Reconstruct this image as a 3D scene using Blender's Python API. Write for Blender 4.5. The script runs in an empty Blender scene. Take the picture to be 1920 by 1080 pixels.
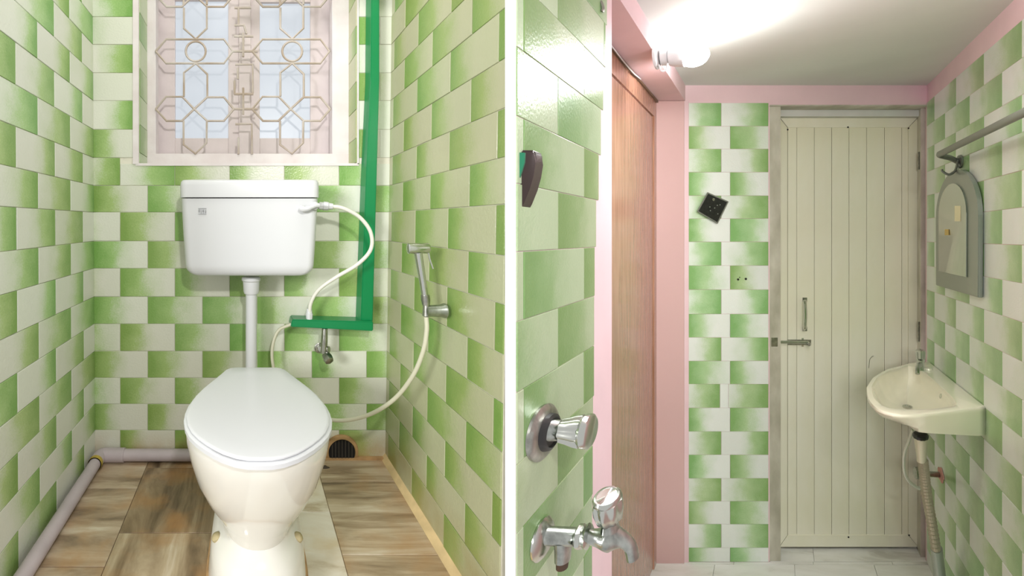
import bpy, bmesh, math, random
from mathutils import Vector, Matrix
random.seed(7)
S = bpy.context.scene
C = bpy.context.collection

# ------------------------------------------------------------------ camera, world, lights, exposure
F = 760.0                    # focal length in pixels of a 1920 wide frame
CZ = 0.865                   # eye height above the toilet cubicle's floor
cam = bpy.data.cameras.new('camera'); camo = bpy.data.objects.new('camera', cam); C.objects.link(camo)
camo.location = (0, 0, CZ); camo.rotation_euler = (math.pi / 2, 0, 0)
cam.sensor_width = 36; cam.lens = F / 1920 * 36
cam.shift_x = (960 - 465) / 1920; cam.shift_y = (417 - 540) / 1920
cam.clip_start = 0.02
S.camera = camo
S.view_settings.view_transform = 'Standard'; S.view_settings.look = 'None'
S.view_settings.gamma = 1.0; S.view_settings.use_curve_mapping = False
S.view_settings.exposure = 0.0
w = bpy.data.worlds.new('world'); S.world = w; w.use_nodes = True
w.node_tree.nodes['Background'].inputs[0].default_value = (1.0, 0.985, 0.96, 1)
w.node_tree.nodes['Background'].inputs[1].default_value = 0.72

def area(name, loc, target, sx, sy, power, col=(1, 1, 1)):
    l = bpy.data.lights.new(name, 'AREA'); l.shape = 'RECTANGLE'; l.size = sx; l.size_y = sy
    l.energy = power; l.color = col
    o = bpy.data.objects.new(name, l); C.objects.link(o); o.location = loc
    o.rotation_euler = (Vector(target) - Vector(loc)).to_track_quat('-Z', 'Y').to_euler()
    return o
area('entrance_lamp', (0.24, -0.45, 1.62), (-0.02, 1.49, 0.6), 0.09, 0.09, 16, (1, 0.98, 0.94))
area('washroom_front_fill', (-3.0, -2.5, 1.7), (2.8, 2.2, .3), 1.0, 1.0, 170, (1, 1, .99))  # fill light added far behind the viewer to brighten the washroom's back wall
area('washroom_overhead_fill', (1.66, 1.08, 1.48), (1.66, 1.081, -1.0), .4, .25, 15, (0.98, 1, 0.98))  # added overhead fill out of view, lifts the washroom beyond its bulb
area('cubicle_ceiling_lamp', (0.0, 0.95, 2.25), (0.0, 1.0, 0), 0.5, 0.3, 6, (1, 0.98, 0.95))

# ------------------------------------------------------------------ helpers
WL = {}
def srgb(r, g, b):
    f = lambda c: (c / 255 / 12.92) if c / 255 <= 0.04045 else ((c / 255 + 0.055) / 1.055) ** 2.4
    return (f(r), f(g), f(b), 1)

def tagit(o, label=None, cat=None, group=None, kind=None):
    if label: o['label'] = label
    if cat: o['category'] = cat
    if group: o['group'] = group
    if kind: o['kind'] = kind
    return o

def empty(name, loc, label=None, cat=None, group=None, kind=None, parent=None):
    o = bpy.data.objects.new(name, None); C.objects.link(o); o.empty_display_size = 0.05
    loc = Vector(loc)
    if parent: o.parent = parent; o.location = loc - WL[parent.name]
    else: o.location = loc
    WL[o.name] = loc
    return tagit(o, label, cat, group, kind)

def obj(name, bm, mat, parent=None, smooth=True, mapf=None, label=None, cat=None, group=None, kind=None, base=False, recalc=True):
    """link a bmesh (world coordinates) as one object; its origin sits at the middle of its box"""
    if mapf:
        for v in bm.verts: v.co = mapf(v.co)
    if recalc: bmesh.ops.recalc_face_normals(bm, faces=bm.faces)
    lo = Vector([min(v.co[i] for v in bm.verts) for i in range(3)])
    hi = Vector([max(v.co[i] for v in bm.verts) for i in range(3)])
    c = (lo + hi) / 2
    if base: c.z = lo.z
    for v in bm.verts: v.co -= c
    me = bpy.data.meshes.new(name); bm.to_mesh(me); bm.free()
    if smooth:
        for p in me.polygons: p.use_smooth = True
        try: me.set_sharp_from_angle(angle=math.radians(38))
        except Exception: pass
    for m in (mat if isinstance(mat, (list, tuple)) else [mat]): me.materials.append(m)
    o = bpy.data.objects.new(name, me); C.objects.link(o)
    if parent: o.parent = parent; o.location = c - WL[parent.name]
    else: o.location = c
    WL[o.name] = c
    return tagit(o, label, cat, group, kind)

def box(bm, x0, x1, y0, y1, z0, z1, bev=0):
    r = bmesh.ops.create_cube(bm, size=1)
    vs = r['verts']
    for v in vs:
        v.co = Vector((x0 + (v.co.x + .5) * (x1 - x0), y0 + (v.co.y + .5) * (y1 - y0), z0 + (v.co.z + .5) * (z1 - z0)))
    if bev:
        es = list({e for v in vs for e in v.link_edges})
        bmesh.ops.bevel(bm, geom=es, offset=bev, segments=2, profile=.6, affect='EDGES')
def bxo(x0, x1, y0, y1, z0, z1, bev=0):
    bm = bmesh.new(); box(bm, min(x0, x1), max(x0, x1), min(y0, y1), max(y0, y1), min(z0, z1), max(z0, z1), bev); return bm

def crv(pts, n=8):
    P = [Vector(p) for p in pts]; P = [P[0] * 2 - P[1]] + P + [P[-1] * 2 - P[-2]]
    out = []
    for i in range(1, len(P) - 2):
        a, b, c, d = P[i - 1:i + 3]
        for k in range(n):
            t = k / n
            out.append(.5 * ((2 * b) + (c - a) * t + (2 * a - 5 * b + 4 * c - d) * t * t + (3 * b - a - 3 * c + d) * t ** 3))
    out.append(P[-2]); return out

def rings(bm, R, close=True, cap0=True, cap1=True):
    V = [[bm.verts.new(p) for p in r] for r in R]
    n = len(V[0])
    for a, b in zip(V[:-1], V[1:]):
        for i in range(n if close else n - 1):
            j = (i + 1) % n
            try: bm.faces.new((a[i], a[j], b[j], b[i]))
            except ValueError: pass
    if cap0: bm.faces.new(list(reversed(V[0])))
    if cap1: bm.faces.new(V[-1])
    return V

def tube(bm, pts, r, seg=12, cap=True):
    P = [Vector(p) for p in pts]; R = r if isinstance(r, (list, tuple)) else [r] * len(P)
    t = (P[1] - P[0]).normalized()
    u = t.orthogonal().normalized(); out = []
    for i, p in enumerate(P):
        if i == 0: tn = P[1] - P[0]
        elif i == len(P) - 1: tn = P[-1] - P[-2]
        else: tn = (P[i + 1] - p).normalized() + (p - P[i - 1]).normalized()
        tn.normalize()
        u = (u - tn * u.dot(tn)).normalized(); v = tn.cross(u)
        out.append([p + (u * math.cos(a) + v * math.sin(a)) * R[i] for a in [2 * math.pi * k / seg for k in range(seg)]])
    rings(bm, out, True, cap, cap)

def lathe(bm, prof, origin, axis, seg=28, lobes=0, lob=0.0):
    """prof: list of (distance along axis, radius)"""
    a = Vector(axis).normalized(); u = a.orthogonal().normalized(); v = a.cross(u); o = Vector(origin)
    out = []
    for d, r in prof:
        out.append([o + a * d + (u * math.cos(t) + v * math.sin(t)) * max(r, 1e-5) * (1 + lob * math.cos(lobes * t)) for t in [2 * math.pi * k / seg for k in range(seg)]])
    rings(bm, out)

def prism(bm, poly, off):
    """poly: 3D points of a flat outline, pushed by the vector off"""
    off = Vector(off); rings(bm, [[Vector(p) for p in poly], [Vector(p) + off for p in poly]])

def rrect(w, d, r, n=5):
    out = []
    for cx, cy, a0 in ((w/2-r, d/2-r, 0), (-w/2+r, d/2-r, 90), (-w/2+r, -d/2+r, 180), (w/2-r, -d/2+r, 270)):
        for k in range(n + 1):
            a = math.radians(a0 + 90 * k / n); out.append((cx + r * math.cos(a), cy + r * math.sin(a)))
    return out

def L(px, py, Y):            # image pixels to a toilet cubicle point, Y metres from the viewer
    return Vector(((px - 465) / F * Y, Y, CZ + (417 - py) / F * Y))

# Washroom of a separate view, set alongside; sheared so one lens fits both views.
# room coordinates: a along the back wall from its left corner, b out of the back wall, h above the floor
YB = 2.16
RA = Vector((1, 0, 0)); RB = Vector((-(1448 - 465) / F, -1, 27 / F)); RH = Vector((0, 0, 1))  # b axis leans and tilts toward the washroom view's vanishing point
RFL = 609 / F * YB
RO = Vector(((1285 - 465) / F * YB, YB, CZ + (417 - 1053) / F * YB))
RWID = 453 / F * YB
def R(v): return RO + RA * v[0] + RB * v[1] + RH * v[2]  # walls and nearly all fittings pass through this shear
def Q(px, py, y):            # image pixels to a washroom point in sheared room coordinates, y metres from the viewer
    return Vector(((px - 1448) / F * y + 163 / F * YB, YB - y, (444 - py) / F * y + RFL))

# ------------------------------------------------------------------ materials
def mat(name, col, rough=.5, metal=0, bump=0, bscale=60, var=0, vscale=8, spec=.5, stretch=None, coat=0, col2=None):
    m = bpy.data.materials.new(name); m.use_nodes = True; nt = m.node_tree; b = nt.nodes['Principled BSDF']
    b.inputs['Base Color'].default_value = col; b.inputs['Roughness'].default_value = rough
    b.inputs['Metallic'].default_value = metal; b.inputs['Specular IOR Level'].default_value = spec
    b.inputs['Coat Weight'].default_value = coat
    tc = nt.nodes.new('ShaderNodeTexCoord'); src = tc.outputs['Object']
    if stretch:
        mp = nt.nodes.new('ShaderNodeMapping'); mp.inputs['Scale'].default_value = stretch
        nt.links.new(src, mp.inputs[0]); src = mp.outputs[0]
    if var:
        n = nt.nodes.new('ShaderNodeTexNoise'); n.inputs['Scale'].default_value = vscale; n.inputs['Detail'].default_value = 5
        nt.links.new(src, n.inputs['Vector'])
        r = nt.nodes.new('ShaderNodeValToRGB'); r.color_ramp.elements[0].position = .35; r.color_ramp.elements[1].position = .68
        c2 = col2 or tuple(c * (1 - var) for c in col[:3]) + (1,)
        r.color_ramp.elements[0].color = c2; r.color_ramp.elements[1].color = col
        nt.links.new(n.outputs['Fac'], r.inputs[0]); nt.links.new(r.outputs[0], b.inputs['Base Color'])
    if bump:
        n = nt.nodes.new('ShaderNodeTexNoise'); n.inputs['Scale'].default_value = bscale; n.inputs['Detail'].default_value = 3
        nt.links.new(src, n.inputs['Vector'])
        bp = nt.nodes.new('ShaderNodeBump'); bp.inputs['Strength'].default_value = bump; bp.inputs['Distance'].default_value = .002
        nt.links.new(n.outputs['Fac'], bp.inputs['Height']); nt.links.new(bp.outputs[0], b.inputs['Normal'])
    return m

def tile_mat(name, green, mid, pale, rough=.3, dirt=None, dz=(0, 0)):
    m = bpy.data.materials.new(name); m.use_nodes = True; nt = m.node_tree; N = nt.nodes; K = nt.links.new
    b = N['Principled BSDF']; b.inputs['Roughness'].default_value = rough
    uv = N.new('ShaderNodeUVMap'); uv.uv_map = 'UVMap'
    sx = N.new('ShaderNodeSeparateXYZ'); K(uv.outputs[0], sx.inputs[0])
    inf = N.new('ShaderNodeObjectInfo'); geo = N.new('ShaderNodeNewGeometry')
    def M(op, a, c, d=None, clamp=False):
        n = N.new('ShaderNodeMath'); n.operation = op; n.use_clamp = clamp
        for i, x in enumerate((a, c, d)):
            if x is None: continue
            if isinstance(x, (int, float)): n.inputs[i].default_value = x
            else: K(x, n.inputs[i])
        return n.outputs[0]
    big = N.new('ShaderNodeTexNoise'); big.inputs['Scale'].default_value = 14; big.inputs['Detail'].default_value = 2; K(geo.outputs['Position'], big.inputs['Vector'])
    fine = N.new('ShaderNodeTexNoise'); fine.inputs['Scale'].default_value = 260; fine.inputs['Detail'].default_value = 2; K(geo.outputs['Position'], fine.inputs['Vector'])
    x = M('MULTIPLY', sx.outputs[0], M('MULTIPLY_ADD', inf.outputs['Random'], -.65, 1.32))
    x = M('ADD', x, M('MULTIPLY_ADD', big.outputs['Fac'], .36, -.18))
    x = M('ADD', x, M('MULTIPLY_ADD', fine.outputs['Fac'], .22, -.11))
    rp = N.new('ShaderNodeValToRGB'); cr = rp.color_ramp
    cr.elements[0].position = 0.04; cr.elements[0].color = green
    cr.elements[1].position = .70; cr.elements[1].color = pale
    e = cr.elements.new(.30); e.color = mid
    e = cr.elements.new(.50); e.color = tuple(.72 * p + .28 * q for p, q in zip(pale, mid))
    K(x, rp.inputs[0]); col = rp.outputs[0]
    # each tile fired a little different
    hv = N.new('ShaderNodeHueSaturation'); K(col, hv.inputs['Color'])
    w2 = N.new('ShaderNodeTexWhiteNoise'); w2.noise_dimensions = '1D'; K(inf.outputs['Random'], w2.inputs['W'])
    K(M('MULTIPLY_ADD', w2.outputs['Value'], .03, .487), hv.inputs['Hue'])
    K(M('MULTIPLY_ADD', w2.outputs['Value'], .08, .94), hv.inputs['Value'])
    col = hv.outputs[0]
    if dirt:
        sp = N.new('ShaderNodeSeparateXYZ'); K(geo.outputs['Position'], sp.inputs[0])
        d = N.new('ShaderNodeTexNoise'); d.inputs['Scale'].default_value = 9; d.inputs['Detail'].default_value = 6; K(geo.outputs['Position'], d.inputs['Vector'])
        mr = N.new('ShaderNodeMapRange'); mr.inputs[1].default_value = dz[0]; mr.inputs[2].default_value = dz[1]; mr.inputs[3].default_value = 1; mr.inputs[4].default_value = 0
        K(sp.outputs[2], mr.inputs[0])
        f = M('MULTIPLY', mr.outputs[0], M('MULTIPLY_ADD', d.outputs['Fac'], 2.6, -.75, True), None, True)
        mx = N.new('ShaderNodeMix'); mx.data_type = 'RGBA'; K(f, mx.inputs[0]); K(col, mx.inputs[6]); mx.inputs[7].default_value = dirt
        col = mx.outputs[2]
    K(col, b.inputs['Base Color'])
    vo = N.new('ShaderNodeTexNoise'); vo.inputs['Scale'].default_value = 150; vo.inputs['Detail'].default_value = 1.5; K(geo.outputs['Position'], vo.inputs['Vector'])
    bp = N.new('ShaderNodeBump'); bp.inputs['Strength'].default_value = .28; bp.inputs['Distance'].default_value = .0025
    K(vo.outputs['Fac'], bp.inputs['Height']); K(bp.outputs[0], b.inputs['Normal'])
    return m

def marble_mat(name, cols, scale=(3, 26, 3), dirt=None, rough=.35, dscale=4):
    m = bpy.data.materials.new(name); m.use_nodes = True; nt = m.node_tree; N = nt.nodes; K = nt.links.new
    b = N['Principled BSDF']; b.inputs['Roughness'].default_value = rough
    tc = N.new('ShaderNodeTexCoord'); inf = N.new('ShaderNodeObjectInfo'); geo = N.new('ShaderNodeNewGeometry')
    mp = N.new('ShaderNodeMapping'); mp.inputs['Scale'].default_value = scale; K(tc.outputs['Object'], mp.inputs[0])
    cb = N.new('ShaderNodeCombineXYZ')
    ml = N.new('ShaderNodeMath'); ml.operation = 'MULTIPLY'; ml.inputs[1].default_value = 37; K(inf.outputs['Random'], ml.inputs[0])
    for i in range(3): K(ml.outputs[0], cb.inputs[i])
    K(cb.outputs[0], mp.inputs['Location'])
    n = N.new('ShaderNodeTexNoise'); n.inputs['Scale'].default_value = 1; n.inputs['Detail'].default_value = 9; n.inputs['Roughness'].default_value = .62; n.inputs['Distortion'].default_value = .5
    K(mp.outputs[0], n.inputs['Vector'])
    rp = N.new('ShaderNodeValToRGB'); cr = rp.color_ramp
    cr.elements[0].position = .3; cr.elements[0].color = cols[0]; cr.elements[1].position = .72; cr.elements[1].color = cols[-1]
    for i, c in enumerate(cols[1:-1]):
        e = cr.elements.new(.3 + .42 * (i + 1) / (len(cols) - 1)); e.color = c
    K(n.outputs['Fac'], rp.inputs[0]); col = rp.outputs[0]
    if dirt:
        d = N.new('ShaderNodeTexNoise'); d.inputs['Scale'].default_value = dscale; d.inputs['Detail'].default_value = 5; K(geo.outputs['Position'], d.inputs['Vector'])
        r2 = N.new('ShaderNodeValToRGB'); r2.color_ramp.elements[0].position = .48; r2.color_ramp.elements[1].position = .68; K(d.outputs['Fac'], r2.inputs[0])
        mu = N.new('ShaderNodeMath'); mu.operation = 'MULTIPLY'; mu.inputs[1].default_value = .7; K(r2.outputs[0], mu.inputs[0])
        mx = N.new('ShaderNodeMix'); mx.data_type = 'RGBA'; K(mu.outputs[0], mx.inputs[0]); K(col, mx.inputs[6]); mx.inputs[7].default_value = dirt
        col = mx.outputs[2]
    K(col, b.inputs['Base Color'])
    return m

T_BACK = tile_mat('tile_back', srgb(122, 158, 80), srgb(156, 184, 116), srgb(212, 214, 200), dirt=srgb(176, 140, 90), dz=(0.0, 0.11))
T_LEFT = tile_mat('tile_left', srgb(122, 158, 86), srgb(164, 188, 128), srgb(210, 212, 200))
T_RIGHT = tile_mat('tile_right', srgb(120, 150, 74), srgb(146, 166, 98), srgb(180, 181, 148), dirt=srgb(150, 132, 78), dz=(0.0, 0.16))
T_WASH = tile_mat('tile_washroom', srgb(138, 180, 112), srgb(180, 210, 158), srgb(234, 240, 234))
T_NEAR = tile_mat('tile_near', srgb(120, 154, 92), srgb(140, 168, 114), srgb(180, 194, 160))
GROUT = mat('grout', srgb(228, 224, 208), .8, var=.14, vscale=30)
PLASTER_W = mat('white_plaster', srgb(250, 250, 250), .7, bump=.15, bscale=40)
PLASTER_P = mat('pink_plaster', srgb(238, 208, 214), .65, bump=.2, bscale=30, var=.06, vscale=6)
PLASTER_PD = mat('pink_jamb_paint', srgb(216, 180, 178), .6, var=.03, vscale=3)
CEIL = mat('ceiling_paint', srgb(218, 224, 220), .7, bump=.1, bscale=20, var=.05, vscale=3)
PORC = mat('porcelain', srgb(222, 220, 212), .12, coat=.4)
PORC_B = mat('basin_porcelain', srgb(238, 234, 214), .15, coat=.4)
PLAST = mat('white_plastic', srgb(208, 209, 212), .28)
PLAST_L = mat('lid_plastic', srgb(204, 205, 208), .3)
HOSE = mat('hose_plastic', srgb(222, 220, 210), .35)
PIPE_M = mat('mauve_grey_pipe', srgb(186, 174, 178), .5, var=.14, vscale=14, bump=.1)
GREEN = mat('green_gloss_paint', srgb(0, 124, 70), .3, bump=.25, bscale=25)
CHROME = mat('chrome', (.60, .62, .59, 1), .2, 1)
CHROME_D = mat('dull_chrome', (.5, .5, .46, 1), .32, 1, var=.35, vscale=60)
CHROME_G = mat('worn_chrome', (.55, .58, .55, 1), .28, 1, var=.45, vscale=45, bump=.1)
FRAME = mat('window_paint', srgb(222, 216, 216), .5, bump=.2, bscale=60, var=.1, vscale=12, col2=srgb(212, 202, 202))
GRILLE = mat('grille_paint', srgb(198, 190, 184), .5, var=.35, vscale=9, col2=srgb(168, 150, 134))
SHUT = mat('shutter_paint', srgb(212, 200, 200), .55, bump=.25, bscale=60, var=.06, vscale=16)
BLACK = mat('black', srgb(24, 24, 24), .5)
DARK = mat('dark_void', srgb(18, 15, 12), .9)
TAN = mat('stained_cement', srgb(188, 150, 104), .8, var=.3, vscale=24, bump=.4, bscale=60)
BOLT = mat('stained_bolt_cap', srgb(182, 168, 128), .6, var=.3, vscale=50)
CREAM = mat('cream_grout', srgb(214, 188, 140), .7, var=.2, vscale=20)
DOORW = mat('cream_pvc', srgb(243, 240, 226), .35, var=.06, vscale=3, stretch=(1, 1, .4), col2=srgb(230, 226, 200))
DFRAME = mat('door_frame_paint', srgb(206, 202, 188), .45, var=.2, vscale=10, stretch=(1, 1, .5), col2=srgb(168, 164, 146), bump=.2)
WOOD = mat('brown_laminate', srgb(184, 138, 114), .2, var=.3, vscale=5, stretch=(14, 14, .8), col2=srgb(152, 108, 84))
GREYP = mat('grey_mirror_frame', srgb(134, 142, 130), .35)
MIRR = mat('mirror_glass', srgb(190, 198, 184), .08, .85)
STEELR = mat('grey_rod', srgb(112, 116, 106), .4, .3)
CORR = mat('corrugated_grey', srgb(160, 152, 130), .5)
GPVC = mat('grey_pvc', srgb(152, 158, 146), .4)
TRANS = mat('clear_plastic', srgb(206, 200, 176), .3)
M_LEFTF = marble_mat('stained_marble', [srgb(112, 96, 78), srgb(158, 138, 114), srgb(188, 170, 146), srgb(210, 200, 180)], (3.2, 15, 3), dirt=srgb(176, 134, 88), dscale=7)
M_SMEAR = marble_mat('smeared_marble', [srgb(86, 70, 52), srgb(138, 118, 92), srgb(176, 158, 130), srgb(206, 194, 172)], (11, 2.4, 3), dirt=srgb(168, 124, 76), dscale=7)
M_RIGHTF = marble_mat('streaked_marble', [srgb(72, 60, 48), srgb(150, 130, 104), srgb(186, 168, 142), srgb(206, 194, 174)], (2.4, 24, 3), dirt=srgb(172, 128, 80), dscale=5)
M_MIDF = marble_mat('pale_marble', [srgb(170, 150, 118), srgb(212, 202, 184), srgb(226, 220, 208), srgb(214, 196, 160)], (3, 9, 3), dirt=srgb(196, 168, 122))
M_WHITE = marble_mat('white_marble', [srgb(190, 188, 180), srgb(224, 224, 218), srgb(232, 232, 228), srgb(238, 238, 234)], (3, 12, 3))

def emis(name, col, st, base=(1, 1, 1, 1)):
    m = bpy.data.materials.new(name); m.use_nodes = True; b = m.node_tree.nodes['Principled BSDF']
    b.inputs['Base Color'].default_value = base; b.inputs['Emission Color'].default_value = col; b.inputs['Emission Strength'].default_value = st
    b.inputs['Roughness'].default_value = .35
    return m
PANE = emis('daylit_frosted_glass', srgb(232, 240, 250), .60, (.16, .17, .19, 1))
BULB = emis('bulb_glow', (1, 1, .98, 1), 110)

# ------------------------------------------------------------------ tiles
def tile(parent, fn, u0, u1, v0, v1, m, ta=0.0, tb=1.0, flip=False, th=.0028, gap=.0008, name='tile'):
    """one glazed tile: fn(u, v, h) gives the world point at height h out of the wall"""
    if u1 - u0 < .003 or v1 - v0 < .006: return
    j = random.uniform(-.0005, .0005)
    th2 = th + random.uniform(-.0006, .0006)
    c = .0009
    bm = bmesh.new(); uvl = bm.loops.layers.uv.new('UVMap')
    a0, a1, b0, b1 = u0 + gap, u1 - gap, v0 + gap + j * .4, v1 - gap + j * .4
    def ring(e, h): return [bm.verts.new(fn(p, q, h)) for p, q in ((a0 + e, b0 + e), (a1 - e, b0 + e), (a1 - e, b1 - e), (a0 + e, b1 - e))]
    r0, r1, r2 = ring(0, 0), ring(0, th2 - c), ring(c, th2)
    uu = [ta, tb, tb, ta]; vv = [0, 0, 1, 1]
    if flip: uu = [1 - q for q in uu]
    idx = {}
    for r in (r0, r1, r2):
        for k, v in enumerate(r): idx[v] = k
    fs = [bm.faces.new(r2)]
    for p, q in ((r0, r1), (r1, r2)):
        for k in range(4):
            fs.append(bm.faces.new((p[k], p[(k + 1) % 4], q[(k + 1) % 4], q[k])))
    for f in fs:
        for l in f.loops: l[uvl].uv = (uu[idx[l.vert]], vv[idx[l.vert]])
    return obj(name, bm, m, parent, smooth=False)

def tile_rows(parent, fn, zs, ulo, uhi, offs, pitch, m, flip, uvdir=1):
    """zs top to bottom; offs = joint position of even and odd courses"""
    for i in range(len(zs) - 1):
        lo = ulo[i] if isinstance(ulo, list) else ulo; hi = uhi[i] if isinstance(uhi, list) else uhi
        k = math.floor((lo - offs[i % 2]) / pitch); s = offs[i % 2] + k * pitch
        while s < hi - 1e-4:
            a, b = max(s, lo), min(s + pitch, hi)
            if b - a > .003:
                tile(parent, fn, a, b, zs[i + 1], zs[i], m, (a - s) / pitch, (b - s) / pitch, flip)
            s += pitch

# ================================================================== TOILET CUBICLE
YW = 1.49
ROWS = [-72, -20, 32, 84, 137, 189, 243, 296, 348, 398, 452, 503, 556, 607, 658, 708, 757, 806, 858]
ZR = [CZ + (417 - p) / (F / YW) for p in ROWS]; ZR[-1] = 0
xq = lambda px: (px - 465) / (F / YW)
def xl(z): return -.563 - .0098 * z / 1.683
def xr(z): return .506 + .025 * z / 1.683
ZT = 2.35
WX0, WX1, WZ = xq(260), xq(670), CZ + (417 - 307) / (F / YW)
# back wall with window opening
bm = bmesh.new()
box(bm, -.70, WX0, YW, YW + .16, -.02, ZT); box(bm, WX1, .62, YW, YW + .16, -.02, ZT)
box(bm, WX0, WX1, YW, YW + .16, -.02, WZ); box(bm, WX0, WX1, YW, YW + .16, 1.98, ZT)
wb = obj('wall_back', bm, GROUT, smooth=False, label='toilet cubicle back wall of green and cream staggered tiles below the grilled window', cat='wall', kind='structure')
fb = lambda u, v, h: Vector((u, YW - h, v))
P1 = 102.5 / (F / YW)
for i in range(len(ZR) - 1):
    z1, z0 = ZR[i], ZR[i + 1]; odd = (i - 1) % 2 == 1   # course numbering as seen from the top of the picture
    lo, hi = xl((z0 + z1) / 2), xr((z0 + z1) / 2)
    r = i - 1
    if r <= 5:
        e = WX0 - .02
        if r == 5: tile(wb, fb, lo, e, z0, z1, T_BACK, 0, .75)
        elif r % 2 == 0: tile(wb, fb, lo, e, z0, z1, T_BACK, .2, 1, True)
        else: tile(wb, fb, lo, e, z0, z1, T_BACK, .62, 1)
        if r % 2: tile(wb, fb, WX1 + .004, xq(712), z0, z1, T_BACK, 0, .5); tile(wb, fb, xq(712), hi, z0, z1, T_BACK, .6, 1)
        else: tile(wb, fb, WX1 + .004, xq(692), z0, z1, T_BACK, .62, 1); tile(wb, fb, xq(692), hi, z0, z1, T_BACK, .25, .7)
        continue
    s = xq(277) if odd else xq(225.5)
    s -= P1 * math.ceil((s - lo) / P1)
    while s < hi:
        a, b = max(s, lo), min(s + P1, hi)
        zt = z1
        if r == 6 and b > WX0 - .02 + .01: zt = min(z1, WZ)
        flip = (r == 6 and s < xq(320))
        if b - a > .008: tile(wb, fb, a, b, z0, zt, T_BACK, (a - s) / P1, (b - s) / P1, flip)
        s += P1
# window reveal tiles and edge trims (parts of the wall)
for side in (-1, 1):
    X = WX0 if side < 0 else WX1
    fn = (lambda u, v, h, X=X, side=side: Vector((X - side * h * .9, YW + u, v)))
    for i in range(0, 9):
        off = .02 if side < 0 else -.03
        z1, z0 = ZR[i] + off, max(ZR[i + 1] + off, WZ + .004)
        if z1 - z0 > .01: tile(wb, fn, .004, .115, z0, z1, T_RIGHT if side > 0 else T_NEAR, *((.5, 1) if i % 2 else (.0, .6)), th=.004, name='reveal_tile')
obj('edge_strip', bxo(WX0 - .02, WX0 + .001, YW - .007, YW + .01, WZ - .002, 1.98), FRAME, wb, smooth=False)
obj('edge_strip', bxo(WX1 - .001, WX1 + .004, YW - .006, YW + .01, WZ - .002, 1.98), FRAME, wb, smooth=False)
obj('sill', bxo(WX0 - .01, WX1 + .004, YW - .006, YW + .12, WZ - .008, WZ + .001), FRAME, wb, smooth=False)

# left wall
def fl(u, v, h): return Vector((xl(v) + .0158 * (u - YW) + h, u, v))
bm = bmesh.new()
prism(bm, [fl(.62, 0, 0), fl(YW, 0, 0), Vector((-.70, YW, 0)), Vector((-.70, .62, 0))], (0, 0, ZT))
for v in bm.verts:
    if v.co.x > -.65: v.co.x = fl(v.co.y, v.co.z, 0).x
wl = obj('wall_left', bm, GROUT, smooth=False, label='toilet cubicle left wall of green and cream tiles above the mauve floor pipe', cat='wall', kind='structure')
tile_rows(wl, fl, ZR, .80, YW - .002, (1.105 - .195 * 3, 1.004 - .195 * 3), .195, T_LEFT, True)
# right wall = left face of the wedge added between the two rooms
def fr(u, v, h): return Vector((xr(v) - .018 * (u - YW) - h, u, v))
YA = .832
def R2(a, b, h): return R((a, b, h))
yB0 = F * (163 / F * YB) / 483          # front end of the washroom's left wall
Bp = R((0, YB - yB0, 0)); Bp.z = 0
bm = bmesh.new()
A0, A1 = fr(YA, 0, 0), fr(YW, 0, 0)
poly = [A0, A1, Vector((A1.x + .10, YW, 0)), Vector((A0.x + .10, YA + .05, 0))]
prism(bm, poly, (0, 0, ZT))
for v in bm.verts:
    if v.co.x < .55: v.co.x = fr(v.co.y, v.co.z, 0).x
wr = obj('wall_right', bm, GROUT, smooth=False, label='toilet cubicle right wall of olive green tiles behind the hand spray', cat='wall', kind='structure')
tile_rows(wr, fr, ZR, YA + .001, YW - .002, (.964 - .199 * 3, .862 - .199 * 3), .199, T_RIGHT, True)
zlo = -1.2
# white strip dividing the two views, built as an added partition end
bm = bmesh.new()
e0 = Vector((fr(YA, .8, 0).x - .003, YA - .001, zlo)); e1 = Vector((Bp.x, Bp.y - .001, zlo))
prism(bm, [e0, Vector((e1.x - .0175, e1.y, zlo)), e1, Vector((Bp.x + .03, Bp.y + .028, zlo)), Vector((e0.x + .05, e0.y + .03, zlo))], (0, 0, ZT - zlo))
obj('wall_divider', bm, PLASTER_W, smooth=False, label='narrow white divider strip between the two views, built as an added partition end', cat='wall', kind='structure')

# floor
fbm = bxo(-.70, .60, .30, YW + .1, -.10, -.006)
flo = obj('floor', fbm, CREAM, smooth=False, label='stained streaky marble tile floor around the toilet', cat='floor', kind='structure')
ff = lambda u, v, h: Vector((u, v, -.006 + h))
cols = [(-.59, -.36, M_LEFTF, 1.018), (-.36, -.06, M_SMEAR, 1.13), (-.06, .245, M_MIDF, 1.211), (.245, .512, M_RIGHTF, 1.055)]
for x0, x1, m, y0 in cols:
    s = y0 - .9
    while s < YW:
        a, b = max(s, .32), min(s + .3, YW)
        if b - a > .01: tile(flo, ff, x0, x1, a, b, m, th=.006, gap=.0008, name='marble_tile')
        s += .3
# cream cement fillet along the right wall, part of the floor
bm = bmesh.new()
prism(bm, [fr(.75, 0, 0), fr(.75, .022, 0), fr(.75, .004, .017), fr(.75, 0, .020)], (-.018 * -.74 * -1, .74, 0))
obj('cement_fillet', bm, CREAM, flo, smooth=False)
obj('cement_fillet', bxo(xq(590), xq(723), YW - .018, YW - .001, 0, .008), TAN, flo, smooth=False)

# ------------------------------------------------------------------ window
YF = YW + .115
wf = lambda px, py, y=YF: L(px, py, y)
win = empty('window_1', (0, YF, WZ), 'painted window with geometric wire grille above the cistern', 'window', kind='structure')
def slab(px0, px1, py0, py1, y, d, m, parent, name, bev=.002):
    a, b = L(px0, py1, y), L(px1, py0, y)
    return obj(name, bxo(a.x, b.x, y, y + d, a.z, b.z, bev), m, parent, smooth=False)
slab(258, 292, -90, 300, YF, .05, FRAME, win, 'frame_side')
slab(623, 662, -90, 300, YF, .05, FRAME, win, 'frame_side')
slab(258, 662, 288, 318, YF - .001, .05, FRAME, win, 'frame_bottom')
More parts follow.
